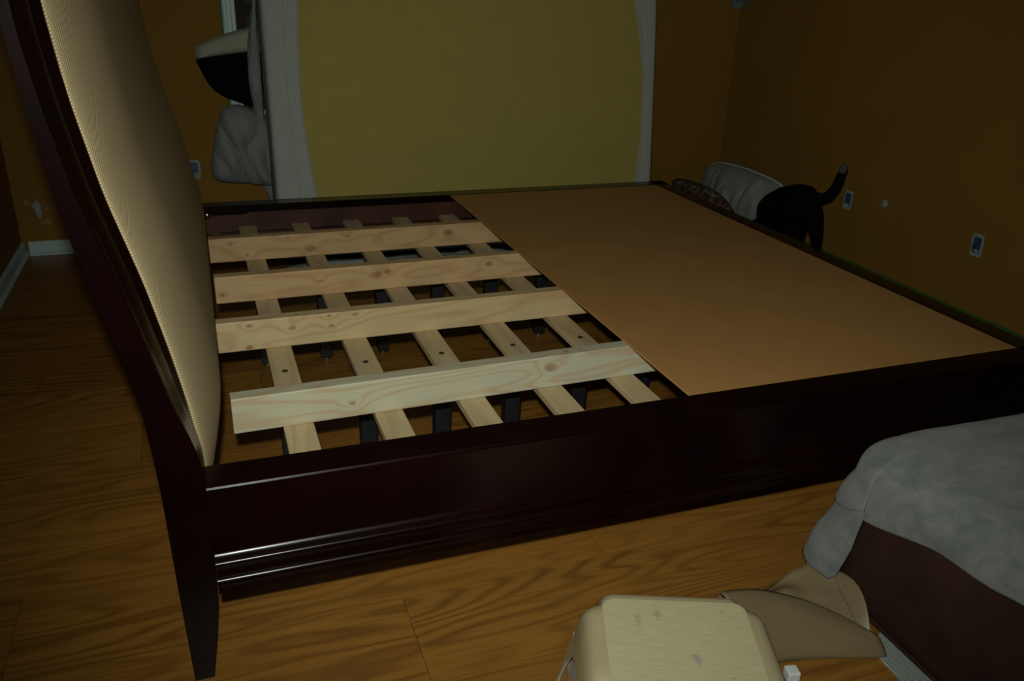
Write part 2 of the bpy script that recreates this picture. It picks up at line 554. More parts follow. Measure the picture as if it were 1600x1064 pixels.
# routed slot and bolts at the head end of the far rail
MB().box((0.070, W-0.0485, 0.416), (0.215, W-0.0463, 0.426)).build('slot', M['black'], far_rail)
for z in (0.418, 0.322):
    mb = MB().lathe([(0.017, -0.0463), (0.017, -0.049), (0.014, -0.0515), (0.010, -0.0545), (0.004, -0.0565)], (0.056, W, z), 'y', 18)
    mb.build('bolt', M['brass'], far_rail, True)
for yy0 in (0.004, W-0.078):
    loops = []
    for z, s in ((0.0, 0.012), (0.06, 0.006), (0.226, 0.0)):
        loops.append([(L-0.074+s, yy0+s, z), (L-0.003, yy0+s, z), (L-0.003, yy0+0.074-s, z), (L-0.074+s, yy0+0.074-s, z)])
    MB().loft(loops).build('leg', M['espresso'], foot, bevel=0.004)

# headboard: a sleigh-curved post at each end, burlap panel between
def lerp_tab(tab, z):
    if z <= tab[0][0]: return tab[0][1]
    for (a, x), (b, y) in zip(tab, tab[1:]):
        if z <= b:
            t = (z-a)/(b-a)
            return x+(y-x)*t
    return tab[-1][1]
def smooth_tab(tab, z, h=0.03):
    return sum(lerp_tab(tab, z+d*h) for d in (-1, -.5, 0, .5, 1))/5
BACK = [(0, -.064), (.207, -.068), (.31, -.070), (.473, -.073), (.627, -.082), (.739, -.101), (.874, -.131), (.994, -.155), (1.12, -.1705), (1.25, -.183), (1.4, -.191), (1.6, -.197)]
RIDGE = [(0, -.027), (.1, -.013), (.21, -.001), (.31, .002), (.473, .005), (.50, .004), (.57, -.010), (.632, -.031), (.734, -.056), (.87, -.089), (1.023, -.130), (1.165, -.154), (1.253, -.1655), (1.4, -.173), (1.6, -.179)]
EDGE = [(.30, .004), (.475, .003), (.57, -.007), (.691, -.027), (.837, -.056), (1.001, -.098), (1.154, -.125), (1.293, -.140), (1.4, -.147), (1.6, -.153)]
ZT = 1.56
hb = empty('headboard', (0, 0, 0))
hb.parent = bed
def post(sgn, y00):
    zs = [0, .05, .1, .15, .21, .26, .31, .36, .41, .45, .475] + [.475+i*(ZT-.475)/44 for i in range(1, 45)]
    loops = []
    for z in zs:
        xb, xr = smooth_tab(BACK, z), smooth_tab(RIDGE, z, 0.02)
        xe = smooth_tab(EDGE, z)
        t = min(1, max(0, (z-.47)/.12))
        d = max(xe-xr, 0.0)*t
        taper = 0.012*max(0, 1-z/.21)
        def X(k): return xr + d*k
        pts = [(xb, taper), (xr, taper), (X(.10), .004+taper), (X(.16), .010+taper), (X(.12), .013+taper), (X(.30), .024), (X(.52), .040), (X(.66), .056), (X(.62), .062), (X(.92), .070), (X(1.03), .074), (X(1.05), .080), (X(.98), .086), (xr+d*.9-.016*t, .0885), (xb, .0885)]
        if z < .47:
            pts = [(xb, taper), (xr, taper)] + [(xr, taper+(0.0885-2*taper)*q) for q in (.05, .1, .15, .27, .45, .63, .70, .79, .84, .9, .97)] + [(xr, .0885-taper), (xb, .0885-taper)]
        loops.append([(x, y00+sgn*y, z) for x, y in pts])
    return MB().loft(loops).build('post', M['espresso'], hb, smooth=math.radians(32))
post(1, 0.0)
post(-1, W)
# burlap panel
ZB = 0.375
ny, nzv = 70, 64
def panel_front(i, j):
    u, v = i/(ny-1), j/(nzv-1)
    # denser near the edges
    u = 0.5-0.5*math.cos(PI*u)
    v = v if v > 0.12 else 0.12*(1-math.cos(v/0.12*PI/2))
    y = 0.089+u*(W-0.178)
    z = ZB+v*(1.44-ZB)
    d = min(y-0.089, W-0.089-y)
    e = min(z-ZB, 1.44-z)
    s1 = math.sin(min(1, d/0.34)*PI/2)**0.62
    s2 = math.sin(min(1, e/0.16)*PI/2)**0.6
    return (smooth_tab(EDGE, z)-0.010*(s1*s2 < 0.01)+0.050*s1*s2, y, z)
mb = MB().grid(panel_front, ny, nzv)
def panel_back(i, j):
    x, y, z = panel_front(i, j)
    return (smooth_tab(EDGE, z)-0.018, y, z)
mb.grid(panel_back, ny, nzv)
N0 = ny*nzv
edge_ids = [i for i in range(ny)] + [j*ny+ny-1 for j in range(1, nzv)] + [(nzv-1)*ny+i for i in range(ny-2, -1, -1)] + [j*ny for j in range(nzv-2, 0, -1)]
for a, b in zip(edge_ids, edge_ids[1:]+edge_ids[:1]):
    mb.f.append((a, b, b+N0, a+N0))
pan = mb.build('upholstered_panel', M['burlap'], hb, True)
tag(pan, 'tan burlap padded panel')
loops = []
for y in (0.088, W-0.088):
    loops.append([(-.068, y, .24), (-.012, y, .24), (-.012, y, .372), (-.070, y, .372)])
MB().loft(loops).build('lower_rail', M['espresso'], hb, bevel=0.003)
loops = []
for y in (0.088, W-0.088):
    loops.append([(-.190, y, 1.44), (-.148, y, 1.44), (-.140, y, 1.46), (-.146, y, 1.55), (-.196, y, 1.56)])
MB().loft(loops).build('top_rail', M['espresso'], hb, bevel=0.004)
MB().grid(lambda i, j: (smooth_tab(BACK, .372+j*(1.44-.372)/20)+0.012, 0.0885+i*(W-.177), .372+j*(1.44-.372)/20), 2, 21).build('back_panel', M['espresso_raw'], hb)
sol = bpy.data.objects['back_panel'].modifiers.new('thick', 'SOLIDIFY')
sol.thickness = 0.008
sol.offset = 0

# ------------------------------------------------------------------ slats with their support legs
PINE = ((0.66, 0.50, 0.285), (0.58, 0.42, 0.225), (0.42, 0.245, 0.11))
M['slat'] = wood('slat_poplar', (0.60, 0.47, 0.26), (0.48, 0.36, 0.19), (0.32, 0.21, 0.10), rand=17.0, rough=0.6, ringscale=16, linew=0.35)
YS = 0.047
def make_slat():
    r = empty('slat_board', (0, YS, 0.345), PI/2)
    MB().box((0, -0.035, 0), (W-2*YS, 0.035, 0.020)).build('board', M['slat'], r, bevel=0.002)
    for xl in (0.677-YS, 1.523-YS):
        mb = MB()
        q = 0.0225
        mb.loft([[(xl+sx*s, sy*s, z) for sx, sy in ((-1, -1), (1, -1), (1, 1), (-1, 1))] for z, s in ((-0.0005, q), (-0.30, q), (-0.325, q*.93), (-0.333, q*.72))])
        lg = mb.build('support_leg', M['black_leg'], r, bevel=0.003)
        MB().lathe([(0.011, -0.332), (0.011, -0.338), (0.009, -0.345)], (xl, 0, 0), 'z', 14).build('glide', M['chrome'], lg, True)
        MB().lathe([(0.008, 0.0195), (0.008, 0.0215), (0.0055, 0.0222), (0.0035, 0.0212)], (xl, 0, 0), 'z', 16).build('bolt_head', M['washer'], r, True)
    return r
ordn = ['first pale slat from the headboard, under the left ends of the beams', 'second pale slat from the headboard, bolted to black support legs', 'middle of the five visible pale slats under the beams',
        'fourth pale slat from the headboard, second nearest the brown board', 'fifth pale slat, last one visible beside the brown board', 'pale slat hidden beneath the brown board, only its black legs seen']
slat0 = make_slat()
for i in range(6):
    s = slat0 if i == 0 else copy_tree(slat0)
    s.location = (0.210+0.2168*i, YS, 0.345)
    tag(s, ordn[i], 'bed slat', 'slats across the bed frame')

# ------------------------------------------------------------------ four lumber beams lying on the slats
BT = 0.0405
beams = [  # x0, y0(front), angle, knots(local x,y,z,r), label
    (0.050, 1.668, 0.013, [(0.90, 0, 0.055, 0.014), (0.075, 0, 0.068, 0.004), (0.13, 0, 0.022, 0.005), (0.36, 0, 0.03, 0.016), (0.50, 0, 0.066, 0.005), (0.62, 0, 0.045, 0.004), (0.28, 0.01, 0.075, 0.012)],
     'pine beam farthest from the camera, lying nearest the leaning mattress'),
    (0.056, 1.236, 0.013, [(0.52, 0, 0.055, 0.013), (0.555, 0, 0.062, 0.010), (0.02, 0, 0.03, 0.006), (0.92, 0, 0.06, 0.010), (0.33, 0, 0.05, 0.005)],
     'second pine beam from the leaning mattress, with a double knot at mid length'),
    (0.046, 0.838, 0.013, [(0.09, 0, 0.074, 0.006), (0.085, 0, 0.010, 0.007), (0.205, 0, 0.055, 0.008), (0.22, 0.01, 0.088, 0.006), (0.315, 0, 0.050, 0.006), (0.31, 0, 0.082, 0.005), (0.385, 0, 0.078, 0.006)],
     'cracked pine beam with several small knots, second from the near rail'),
    (0.064, 0.366, 0.030, [(0.795, 0, 0.058, 0.0125), (0.845, 0.018, 0.0885, 0.006), (0.275, 0, 0.036, 0.005)],
     'pine beam nearest the camera with one big round knot'),
]
for i, (x0, y0, an, kn, lab) in enumerate(beams):
    pal = (((0.62, 0.42, 0.20), (0.56, 0.36, 0.155), (0.42, 0.21, 0.08)), ((0.61, 0.42, 0.21), (0.56, 0.37, 0.165), (0.42, 0.22, 0.085)),
           ((0.60, 0.46, 0.25), (0.55, 0.40, 0.20), (0.42, 0.24, 0.10)), ((0.50, 0.50, 0.36), (0.50, 0.465, 0.30), (0.47, 0.31, 0.17)))[i]  # whitening towards the camera is put into these colours, beam by beam
    mat = wood('pine_beam', *pal, rand=0.0, rough=0.55, knots=kn, ringscale=(24, 27, 30, 52)[i], linew=(0.48, 0.48, 0.48, 0.62)[i])
    me_o = MB().box((0, 0, 0), (2.02, BT, 0.089)).build('lumber_beam', mat, bevel=0.003, segs=2)
    me_o.location = (x0, y0, 0.3652)
    me_o.rotation_euler = (0, 0, an)
    tag(me_o, lab, 'beam', 'pine beams laid along the bed')

# brown hardboard sheet on the beams
bo = MB().box((1.086, 0.081, 0.4546), (L-0.0752, W-0.081, 0.4606)).build('platform_board', M['board'], bevel=0.001, segs=1, origin=(1.6, 1.1, 0.4546))
tag(bo, 'large smooth brown hardboard sheet covering the foot half of the bed', 'board')

# ------------------------------------------------------------------ mattress standing against the far wall
mt = empty('mattress', (0.385, 2.68, 0.034))
mt.rotation_euler = (-0.124, 0, 0)
tag(mt, 'large olive mattress in white fitted pad, standing on edge against the far wall', 'mattress')
MW, MHt, MT = 2.06, 1.99, 0.25
MB().box((0.006, 0.006, 0.006), (MW-0.006, MT-0.006, MHt-0.006)).build('mattress_body', M['mattress'], mt, smooth=True, bevel=0.05, segs=4)
inner = [(0.35, 0.09), (0.25, 0.16), (0.20, 0.25), (0.184, 0.35), (0.160, 0.564), (0.149, 0.774), (0.155, 1.0), (0.172, 1.24), (0.20, 1.45), (0.26, 1.66), (0.36, 1.80), (0.55, 1.87),
         (1.0, 1.90), (1.45, 1.87), (1.66, 1.80), (1.78, 1.66), (1.85, 1.48), (1.906, 1.291), (1.955, 1.08), (1.981, 0.866), (1.983, 0.70), (1.981, 0.562), (1.962, 0.337), (1.94, 0.25), (1.88, 0.16), (1.78, 0.10), (1.6, 0.075), (1.05, 0.07), (0.6, 0.075)]
def catmull(pts, n):
    out = []
    m = len(pts)
    for i in range(m):
        p0, p1, p2, p3 = (Vector(pts[(i+k-1) % m]) for k in range(4))
        for s in range(n):
            t = s/n
            out.append(0.5*((2*p1)+(p2-p0)*t+(2*p0-5*p1+4*p2-p3)*t*t+(3*p1-p0-3*p2+p3)*t**3))
    return out
inn = catmull(inner, 6)
cx, cz = MW/2, MHt/2
def outer_pt(p, mx=0.0, rad=0.06):
    # project from inside to the rounded rectangle
    d = Vector((p[0]-cx, p[1]-cz))
    hx, hz = MW/2+mx, MHt/2+mx
    s = min(hx/abs(d.x) if abs(d.x) > 1e-6 else 9e9, hz/abs(d.y) if abs(d.y) > 1e-6 else 9e9)
    q = d*s
    return Vector((cx+q.x, cz+q.y))
loops = []
def ring(fn):
    loops.append([fn(i, p) for i, p in enumerate(inn)])
rip = lambda i, p, a: a*nz(p[0]*9, p[1]*26, i*0.02)
ring(lambda i, p: (p[0], 0.007, p[1]))
ring(lambda i, p: (p[0], -0.003, p[1]))
ring(lambda i, p: (p[0]+(outer_pt(p).x-p[0])*0.06, -0.005, p[1]+(outer_pt(p).y-p[1])*0.06))
for k in (.14, .24, .36, .48, .6, .72, .84):
    ring(lambda i, p, k=k: (p[0]+(outer_pt(p).x-p[0])*k, 0.001+rip(i, p, 0.006)*(1-k)-0.004*math.sin(k*PI), p[1]+(outer_pt(p).y-p[1])*k))
ring(lambda i, p: (p[0]+(outer_pt(p).x-p[0])*0.95, 0.004, p[1]+(outer_pt(p).y-p[1])*0.95))
ring(lambda i, p: (outer_pt(p).x, 0.022, outer_pt(p).y))
for yv in (0.06, 0.12, 0.19, 0.235):
    ring(lambda i, p, yv=yv: (outer_pt(p, 0.002+0.004*nz(p[0]*6, p[1]*12, yv*20)).x, yv, outer_pt(p, 0.002+0.004*nz(p[0]*6, p[1]*12, yv*20)).y))
ring(lambda i, p: (outer_pt(p, -0.02).x, 0.252, outer_pt(p, -0.02).y))
pad = MB().loft(loops, cap=False).build('fitted_pad', M['white_pad'], mt, True)
tag(pad, 'white fitted mattress pad with curved elastic edge')
# elastic piping at the opening, and the seam of the skirt
MB().tube([(p[0], -0.004, p[1]) for p in inn]+[(inn[0][0], -0.004, inn[0][1])], 0.0035, 6).build('elastic_hem', M['white_pad'], pad, True)
MB().tube([(p[0]+(outer_pt(p).x-p[0])*0.40, -0.004, p[1]+(outer_pt(p).y-p[1])*0.40) for p in inn], 0.0022, 5).build('seam', M['white_pad'], pad, True)

# ------------------------------------------------------------------ soft things
def inflate(mb, outline, thick, y0, power=2.2, rings=12, amp=0.0, freq=8.0, seed=0.0, center=None, flat=1.0, crease=0.0):
    """closed lens over an outline in (x, z), bulging along y"""
    n = len(outline)
    c = Vector(center) if center else sum((Vector(p) for p in outline), Vector((0, 0)))/n
    vs, fs = [], []
    for side in (-1, 1):
        for k in range(rings):
            r = 1-k/rings
            for (x, z) in outline:
                p = c+(Vector((x, z))-c)*r
                h = thick*(1-r**power)**0.5
                q = amp*nz(p.x*freq+seed, p.y*freq, seed+side)*(1-r**4) + crease*h*(abs(nz(p.x*13+p.y*3.5+seed, p.y*4.0-p.x*2, seed))**0.7*1.6-0.5)
                vs.append((p.x, y0+side*(h*(1 if side < 0 else flat)+q), p.y))
        vs.append((c.x, y0+side*(thick*(1 if side < 0 else flat)), c.y))
    half = n*rings+1
    for s in (0, 1):
        o = s*half
        for k in range(rings-1):
            for j in range(n):
                fs.append((o+k*n+j, o+k*n+(j+1) % n, o+(k+1)*n+(j+1) % n, o+(k+1)*n+j))
        for j in range(n):
            fs.append((o+(rings-1)*n+j, o+(rings-1)*n+(j+1) % n, o+n*rings))
    mb.add(vs, fs)
    return mb

comf = empty('comforter', (0.27, 3.03, 0.29))
tag(comf, 'grey quilted comforter bunched between the mattress side and the far wall', 'comforter')
def outl(pts, n=4):
    return [tuple(p) for p in catmull(pts, n)]
low = outl(n=9, pts=[(0.098, 0.418), (0.120, 0.54), (0.151, 0.647), (0.175, 0.71), (0.194, 0.728), (0.265, 0.738), (0.34, 0.70), (0.42, 0.62), (0.45, 0.45), (0.43, 0.33), (0.33, 0.330), (0.27, 0.342), (0.183, 0.350), (0.117, 0.368)])
mb = inflate(MB(), low, 0.072, 3.06, 2.6, 30, 0.020, 9.0, 2.3, crease=0.55)
mb.build('lower_fold', M['grey_quilt'], comf, True, origin=comf.location)
up = outl([(0.335, 0.70), (0.318, 0.845), (0.322, 0.95), (0.332, 1.05), (0.36, 1.2), (0.37, 1.45), (0.40, 1.70), (0.46, 1.70), (0.47, 1.2), (0.45, 0.8), (0.44, 0.5), (0.45, 0.28), (0.40, 0.27), (0.372, 0.30), (0.36, 0.45), (0.355, 0.6)])
mb = MB()
# tall narrow fold: loft horizontal rings instead of a star shape
loops = []
tabL = [(0.24, .38), (0.28, .367), (0.34, .345), (0.45, .352), (0.62, .362), (0.70, .337), (0.845, .318), (0.95, .322), (1.05, .332), (1.2, .362), (1.45, .37), (1.75, .40)]
for k in range(120):
    z = 0.24+k*(1.75-0.24)/119
    xl, xr = smooth_tab(tabL, z, .03)-.004, 0.378+0.07*max(0, min(1, (0.62-z)/0.2))
    th = 0.036+0.020*nz(z*9, 1.2, 3.3)
    if z < .34: th *= 0.6+0.4*(z-.24)/.1
    mx, hw = (xl+xr)/2, (xr-xl)/2
    lp = []
    for j in range(24):
        a = 2*PI*j/24
        lp.append((mx+hw*math.cos(a)+0.006*nz(z*16, j*.5, 1), min(YF-0.012, 3.075-0.070*max(0, min(1, (z-0.60)/0.2))+th*math.sin(a)+0.014*abs(nz(math.cos(a)*3+z*2.0, z*5, 5))), z))
    loops.append(lp)
mb.loft(loops)
mb.build('upper_fold', M['grey_quilt'], comf, True, origin=comf.location)

cush = empty('cushion', (0.22, 2.99, 0.73))
tag(cush, 'cream cushion with black underside sticking out beside the mattress', 'cushion')
bl = outl([(0.090, 0.955), (0.100, 0.90), (0.138, 0.820), (0.19, 0.775), (0.25, 0.748), (0.315, 0.728), (0.37, 0.735), (0.40, 0.85), (0.39, 0.998), (0.346, 0.991), (0.20, 0.972)], 3)
mb = inflate(MB(), bl, 0.045, 3.105, 5.0, 8, 0.004, 12)
mb.build('black_underside', M['black'], cush, True, origin=cush.location)
cr = outl([(0.086, 0.985), (0.094, 1.008), (0.14, 1.034), (0.206, 1.060), (0.30, 1.086), (0.39, 1.10), (0.42, 1.05), (0.40, 0.992), (0.346, 0.984), (0.20, 0.966), (0.100, 0.950), (0.088, 0.958)], 3)
mb = inflate(MB(), cr, 0.050, 3.105, 3.0, 8, 0.006, 22, 4.0)
mb.build('cream_cover', M['cream'], cush, True, origin=cush.location)

def pillow(name, mat, size, loc, rot, label, cat='pillow', amp=0.012, seed=0.0, piping=None):
    a, b, t = size
    pts = []
    n = 96
    for k in range(n):
        an = 2*PI*k/n
        c, s = math.cos(an), math.sin(an)
        e = 0.42
        x = a/2*math.copysign(abs(c)**e, c)
        z = b/2*math.copysign(abs(s)**e, s)
        pin = 1-0.07*(1-abs(abs(x)/(a/2)-abs(z)/(b/2)))
        pts.append((x*pin, z*pin))
    r = empty(name, loc)
    r.rotation_euler = rot
    tag(r, label, cat)
    inflate(MB(), pts, t/2, 0, 1.7, 26, amp, 9, seed, (0, 0), crease=0.18).build('pillow_body', mat, r, True)
    if piping:
        MB().tube([(x, 0, z) for x, z in pts]+[(pts[0][0], 0, pts[0][1])], 0.006, 6).build('piping', piping, r, True)
    return r
# both pillows lean in the far right corner
pw = pillow('pillow', M['white_pillow'], (0.86, 0.385, 0.21), (2.985, 2.66, 0.205), (0, 0, 0), 'plump white pillow leaning on the right wall behind the black dog', 'pillow', 0.016, 1.7, M['trim'])
pw.matrix_world = Matrix.Translation((3.065, 2.70, 0.190)) @ Matrix.Rotation(math.radians(91), 4, 'Z') @ Matrix.Rotation(math.radians(3), 4, 'X')
pp = pillow('pillow', M['pattern'], (0.47, 0.40, 0.13), (2.79, 2.80, 0.17), (0, 0, 0), 'brown and cream patterned pillow lying against the white pillow', 'pillow', 0.008, 5.1)
pp.matrix_world = Matrix.Translation((2.81, 2.685, 0.185)) @ Matrix.Rotation(math.radians(98), 4, 'Z') @ Matrix.Rotation(math.radians(-46), 4, 'X')

# ------------------------------------------------------------------ the dog behind the foot rail
dog = empty('dog', (2.893, 2.032, 0), math.radians(-20))
tag(dog, 'black dog standing behind the foot rail with raised tail and lowered head', 'dog')
def skin(name, joints, links, mat, parent, sub=2):
    me = bpy.data.meshes.new(name)
    me.from_pydata([j[0] for j in joints], links, [])
    o = bpy.data.objects.new(name, me)
    COL.objects.link(o)
    me.materials.append(mat)
    sk = o.modifiers.new('skin', 'SKIN')
    sk.use_smooth_shade = True
    if not me.skin_vertices:
        bpy.context.view_layer.objects.active = o
    for i, j in enumerate(joints):
        v = me.skin_vertices[0].data[i]
        r = j[1]
        v.radius = (r, r) if not isinstance(r, tuple) else r
        v.use_root = (i == 0)
    sb = o.modifiers.new('subsurf', 'SUBSURF')
    sb.levels = sb.render_levels = sub
    o.parent = parent
    return o
J = [((0, -0.078, 0.388), 0.101),         # 0 pelvis
     ((0, 0.02, 0.355), 0.114),           # 1 loin
     ((0, 0.13, 0.275), 0.126),           # 2 ribs
     ((0, 0.21, 0.225), 0.098),           # 3 chest
     ((-0.025, 0.275, 0.165), 0.062),           # 4 neck
     ((-0.065, 0.318, 0.130), 0.052),           # 5 nape
     ((-0.105, 0.345, 0.105), 0.056),          # 6 skull
     ((-0.155, 0.378, 0.066), 0.034),           # 7 muzzle
     ((-0.188, 0.400, 0.044), 0.025)]          # 8 nose end
# tail points are measured in the room, then turned into the dog's own axes
ca, sa = math.cos(math.radians(20)), math.sin(math.radians(20))
def own(x, y, z):
    x, y = x-2.893, y-2.032
    return (x*ca-y*sa, x*sa+y*ca, z)
TAIL = [((2.845, 1.850, 0.430), 0.036), ((2.85, 1.795, 0.432), 0.029), ((2.85, 1.745, 0.455), 0.026), ((2.85, 1.706, 0.500), 0.024), ((2.85, 1.690, 0.548), 0.022), ((2.85, 1.680, 0.590), 0.019)]
J += [(own(*p), r) for p, r in TAIL]
Lk = [(0, 1), (1, 2), (2, 3), (3, 4), (4, 5), (5, 6), (6, 7), (7, 8), (0, 9), (9, 10), (10, 11), (11, 12), (12, 13), (13, 14)]
for s in (-1, 1):
    b = len(J)
    J += [((0.062, -0.125, 0.325), 0.066), ((0.088, -0.150, 0.240), 0.036), ((0.092, -0.185, 0.130), 0.020), ((0.092, -0.165, 0.045), 0.018), ((0.092, -0.120, 0.018), 0.020)] if s > 0 else [((-0.030, -0.085, 0.315), 0.074), ((0.006, -0.080, 0.240), 0.068), ((0.008, -0.100, 0.130), 0.026), ((0.006, -0.095, 0.045), 0.019), ((0.006, -0.050, 0.018), 0.020)]
    Lk += [(0, b), (b, b+1), (b+1, b+2), (b+2, b+3), (b+3, b+4)]
    b = len(J)
    J += [((s*0.070, 0.205, 0.190), 0.046), ((s*0.075, 0.175, 0.130), 0.032), ((s*0.072, 0.205, 0.070), 0.021), ((s*0.070, 0.205, 0.036), 0.019), ((s*0.070, 0.245, 0.018), 0.020)]
    Lk += [(3, b), (b, b+1), (b+1, b+2), (b+2, b+3), (b+3, b+4)]
skin('dog_body', J, Lk, M['fur'], dog, 2)
MB().tube([own(2.85, 1.681, 0.586), own(2.85, 1.677, 0.605), own(2.85, 1.674, 0.620), own(2.85, 1.672, 0.630)], [0.0195, 0.0185, 0.014, 0.004], 12).build('tail_tip', M['fur_white'], dog, True)
hd = Vector((-0.083, 0.055, 0)).normalized()          # where the head points
def on_head(p):
    x, y, z = p
    return (-0.105+hd.y*x+hd.x*y, 0.345-hd.x*x+hd.y*y, 0.105+z)
for s in (-1, 1):
    mb = MB().loft([[on_head((s*0.045+s*t*0.026+0.020*math.cos(a)*wd, -0.018+0.008*math.sin(a), 0.042-t*0.080+0.010*math.cos(a))) for a in [2*PI*k/10 for k in range(10)]] for t, wd in ((0, .6), (.35, 1), (.7, .8), (1, .25))])
    mb.build('ear', M['fur'], dog, True)
    MB().lathe([(0.001, -0.006), (0.006, -0.003), (0.007, 0.001), (0.004, 0.005)], on_head((s*0.028, 0.046, 0.010)), 'y', 10).build('eye', M['washer'], dog, True)
MB().lathe([(0.002, 0.012), (0.009, 0.010), (0.012, 0.0), (0.010, -0.010)], on_head((0, 0.118, -0.058)), 'y', 12).build('nose', M['black_leg'], dog, True)

# ------------------------------------------------------------------ wall fittings
def outlet_box(loc, normal, label, wires):
    r = empty('outlet_box', loc)
    n = Vector(normal)
    u = Vector((0, 0, 1)).cross(n)
    up_ = Vector((0, 0, 1))
    def P(a, b, c):
        return tuple(u*a*0.78+up_*b*0.80+n*c)
    tag(r, label, 'outlet box')
    rnd = random.Random(int(loc[0]*100+loc[1]*37))
    # ragged mud ring
    ou, inn_ = [], []
    for k in range(28):
        a = 2*PI*k/28
        c, s = math.cos(a), math.sin(a)
        ou.append((0.036*math.copysign(abs(c)**.35, c)*(1+rnd.uniform(-.06, .16)), 0.062*math.copysign(abs(s)**.35, s)*(1+rnd.uniform(-.05, .10))))
        inn_.append((0.025*math.copysign(abs(c)**.3, c), 0.046*math.copysign(abs(s)**.3, s)))
    MB().loft([[P(a, b, 0.0) for a, b in ou], [P(a*.97, b*.97, 0.002) for a, b in ou], [P(a, b, 0.0025) for a, b in inn_], [P(a, b, 0.0) for a, b in inn_]], cap=False).build('spackle_ring', M['mud'], r)
    MB().loft([[P(a, b, 0.0005) for a, b in inn_], [P(a*1.02, b*1.02, 0.004) for a, b in inn_], [P(a*.86, b*.92, 0.004) for a, b in inn_], [P(a*.84, b*.9, 0.001) for a, b in inn_]]).build('box_shell', M['box_blue'], r)
    if wires:
        MB().tube([P(0.012, 0.03, 0.003), P(0.008, 0.01, 0.010), P(-0.004, -0.012, 0.012), P(-0.012, -0.03, 0.008), P(0.004, -0.036, 0.008)], 0.0035, 7).build('wire', M['black_leg'], r, True)
    MB().box(tuple(map(min, P(-.020, -.044, .002), P(.020, -.020, .006))), tuple(map(max, P(-.020, -.044, .002), P(.020, -.020, .006)))).build('mud_smear', M['mud'], r)
    return r
outlet_box((XR, 1.985, 0.362), (-1, 0, 0), 'open blue outlet box on the right wall beside the dog tail', False)
outlet_box((XR, 1.168, 0.358), (-1, 0, 0), 'open blue outlet box with black wire, rightmost on the right wall', True)
outlet_box((0.018, YF, 0.397), (0, -1, 0), 'open outlet box on the far wall, half hidden by the headboard', False)
cp = MB().lathe([(0.019, 0), (0.019, -0.003), (0.015, -0.006), (0.006, -0.0065)], (0, 0, 0), 'x', 20).build('cable_cover', M['mud'], None, True)
cp.location = (XR, 1.735, 0.407)
tag(cp, 'small round white cap on the right wall between two outlet boxes', 'cable cover')
cl = MB().lathe([(0.010, 0), (0.010, -0.012), (0.006, -0.020)], (0, 0, 0), 'x', 12).build('cable_clip', M['mud'], None, True)
cl.location = (XR, 2.13, 0.158)
tag(cl, 'tiny white clip low on the right wall behind the dog', 'clip')

def patch(name, pts, to3, label, t=0.0025):
    c = sum((Vector(p) for p in pts), Vector((0, 0)))/len(pts)
    mb = MB()
    mb.loft([[to3(a, b, 0) for a, b in pts], [to3(a, b, t*.7) for a, b in pts], [to3(c.x+(a-c.x)*.8, c.y+(b-c.y)*.8, t) for a, b in pts]])
    o = mb.build(name, M['mud'], origin=to3(c.x, c.y, 0))
    return tag(o, label, 'patch')
pf = lambda a, b, d: (a, YF-d, b)
hole = [(-0.756, 0.253), (-0.742, 0.262), (-0.730, 0.279), (-0.722, 0.268), (-0.715, 0.245), (-0.716, 0.215), (-0.721, 0.190), (-0.731, 0.176), (-0.738, 0.195), (-0.742, 0.215), (-0.748, 0.238)]
patch('wall_patch', hole, pf, 'small ragged white patch low on the far wall left of the headboard', 0.003)
rp = random.Random(4)
for k, (hx, hz, hr) in enumerate(((-0.775, 0.265, .022), (-0.688, 0.235, .016), (-0.70, 0.165, .03))):
    pts = [(hx+hr*math.cos(a)*rp.uniform(.6, 1.1), hz+hr*.8*math.sin(a)*rp.uniform(.5, 1.1)) for a in [2*PI*q/11 for q in range(11)]]
    o = patch('sanded_smear', pts, pf, ('faint sanded smear up left of the ragged white wall patch', 'faint sanded smear right of the ragged white wall patch', 'faint sanded smear just below the ragged white wall patch')[k], 0.001)
    o.data.materials[0] = M.setdefault('smear', plain('faint_spackle', (0.26, 0.175, 0.065), 0.9, 0.35, 60))
co = [(3.125, 1.40), (3.115, 1.33), (3.135, 1.285), (3.150, 1.245), (3.175, 1.250), (3.199, 1.235), (3.199, 1.40)]
c2 = [(3.179, 1.235), (3.135, 1.250), (3.115, 1.275), (3.085, 1.29), (3.075, 1.34), (3.085, 1.40), (3.179, 1.40)]
mb = MB()
for pts, f in ((co, pf), (c2, lambda a, b, d: (XR-d, a, b))):
    mb.loft([[f(a, b, 0) for a, b in pts], [f(a, b, .003) for a, b in pts]])
tag(mb.build('corner_patch', plain('dull_spackle', (0.13, 0.17, 0.17), 0.9, 0.45, 26), origin=(XR, YF, 1.28)), 'grey spackle patch high in the far right corner of the walls', 'patch')

# ------------------------------------------------------------------ ottoman, towel, rug pad
X0, Y0, X1, Y1, TOP, RC = 1.390, -0.108, 2.10, -0.70, 0.415, 0.12
def rr(off, n=8):
    """rounded rectangle, anticlockwise from the +x side"""
    pts = []
    r = RC
    for cxx, cyy, a0 in ((X1-r, Y0-r, 0), (X0+r, Y0-r, 90), (X0+r, Y1+r, 180), (X1-r, Y1+r, 270)):
        for k in range(n+1):
            a = math.radians(a0+90*k/n)
            pts.append((cxx+(r+off)*math.cos(a), cyy+(r+off)*math.sin(a)))
    return pts
loops = []
for z, off in ((0.006, -0.02), (0.02, -0.004), (0.06, 0.002), (0.16, 0.004), (0.26, 0.001), (0.32, -0.006), (TOP-0.062, -0.020), (TOP-0.034, -0.044), (TOP-0.014, -0.070), (TOP-0.005, -0.095)):
    loops.append([(x+0.003*nz(x*8, y*8, z*9), y+0.003*nz(x*7, z*8, y*9), z) for x, y in rr(off)])
ot = empty('ottoman', (1.75, -0.43, 0))
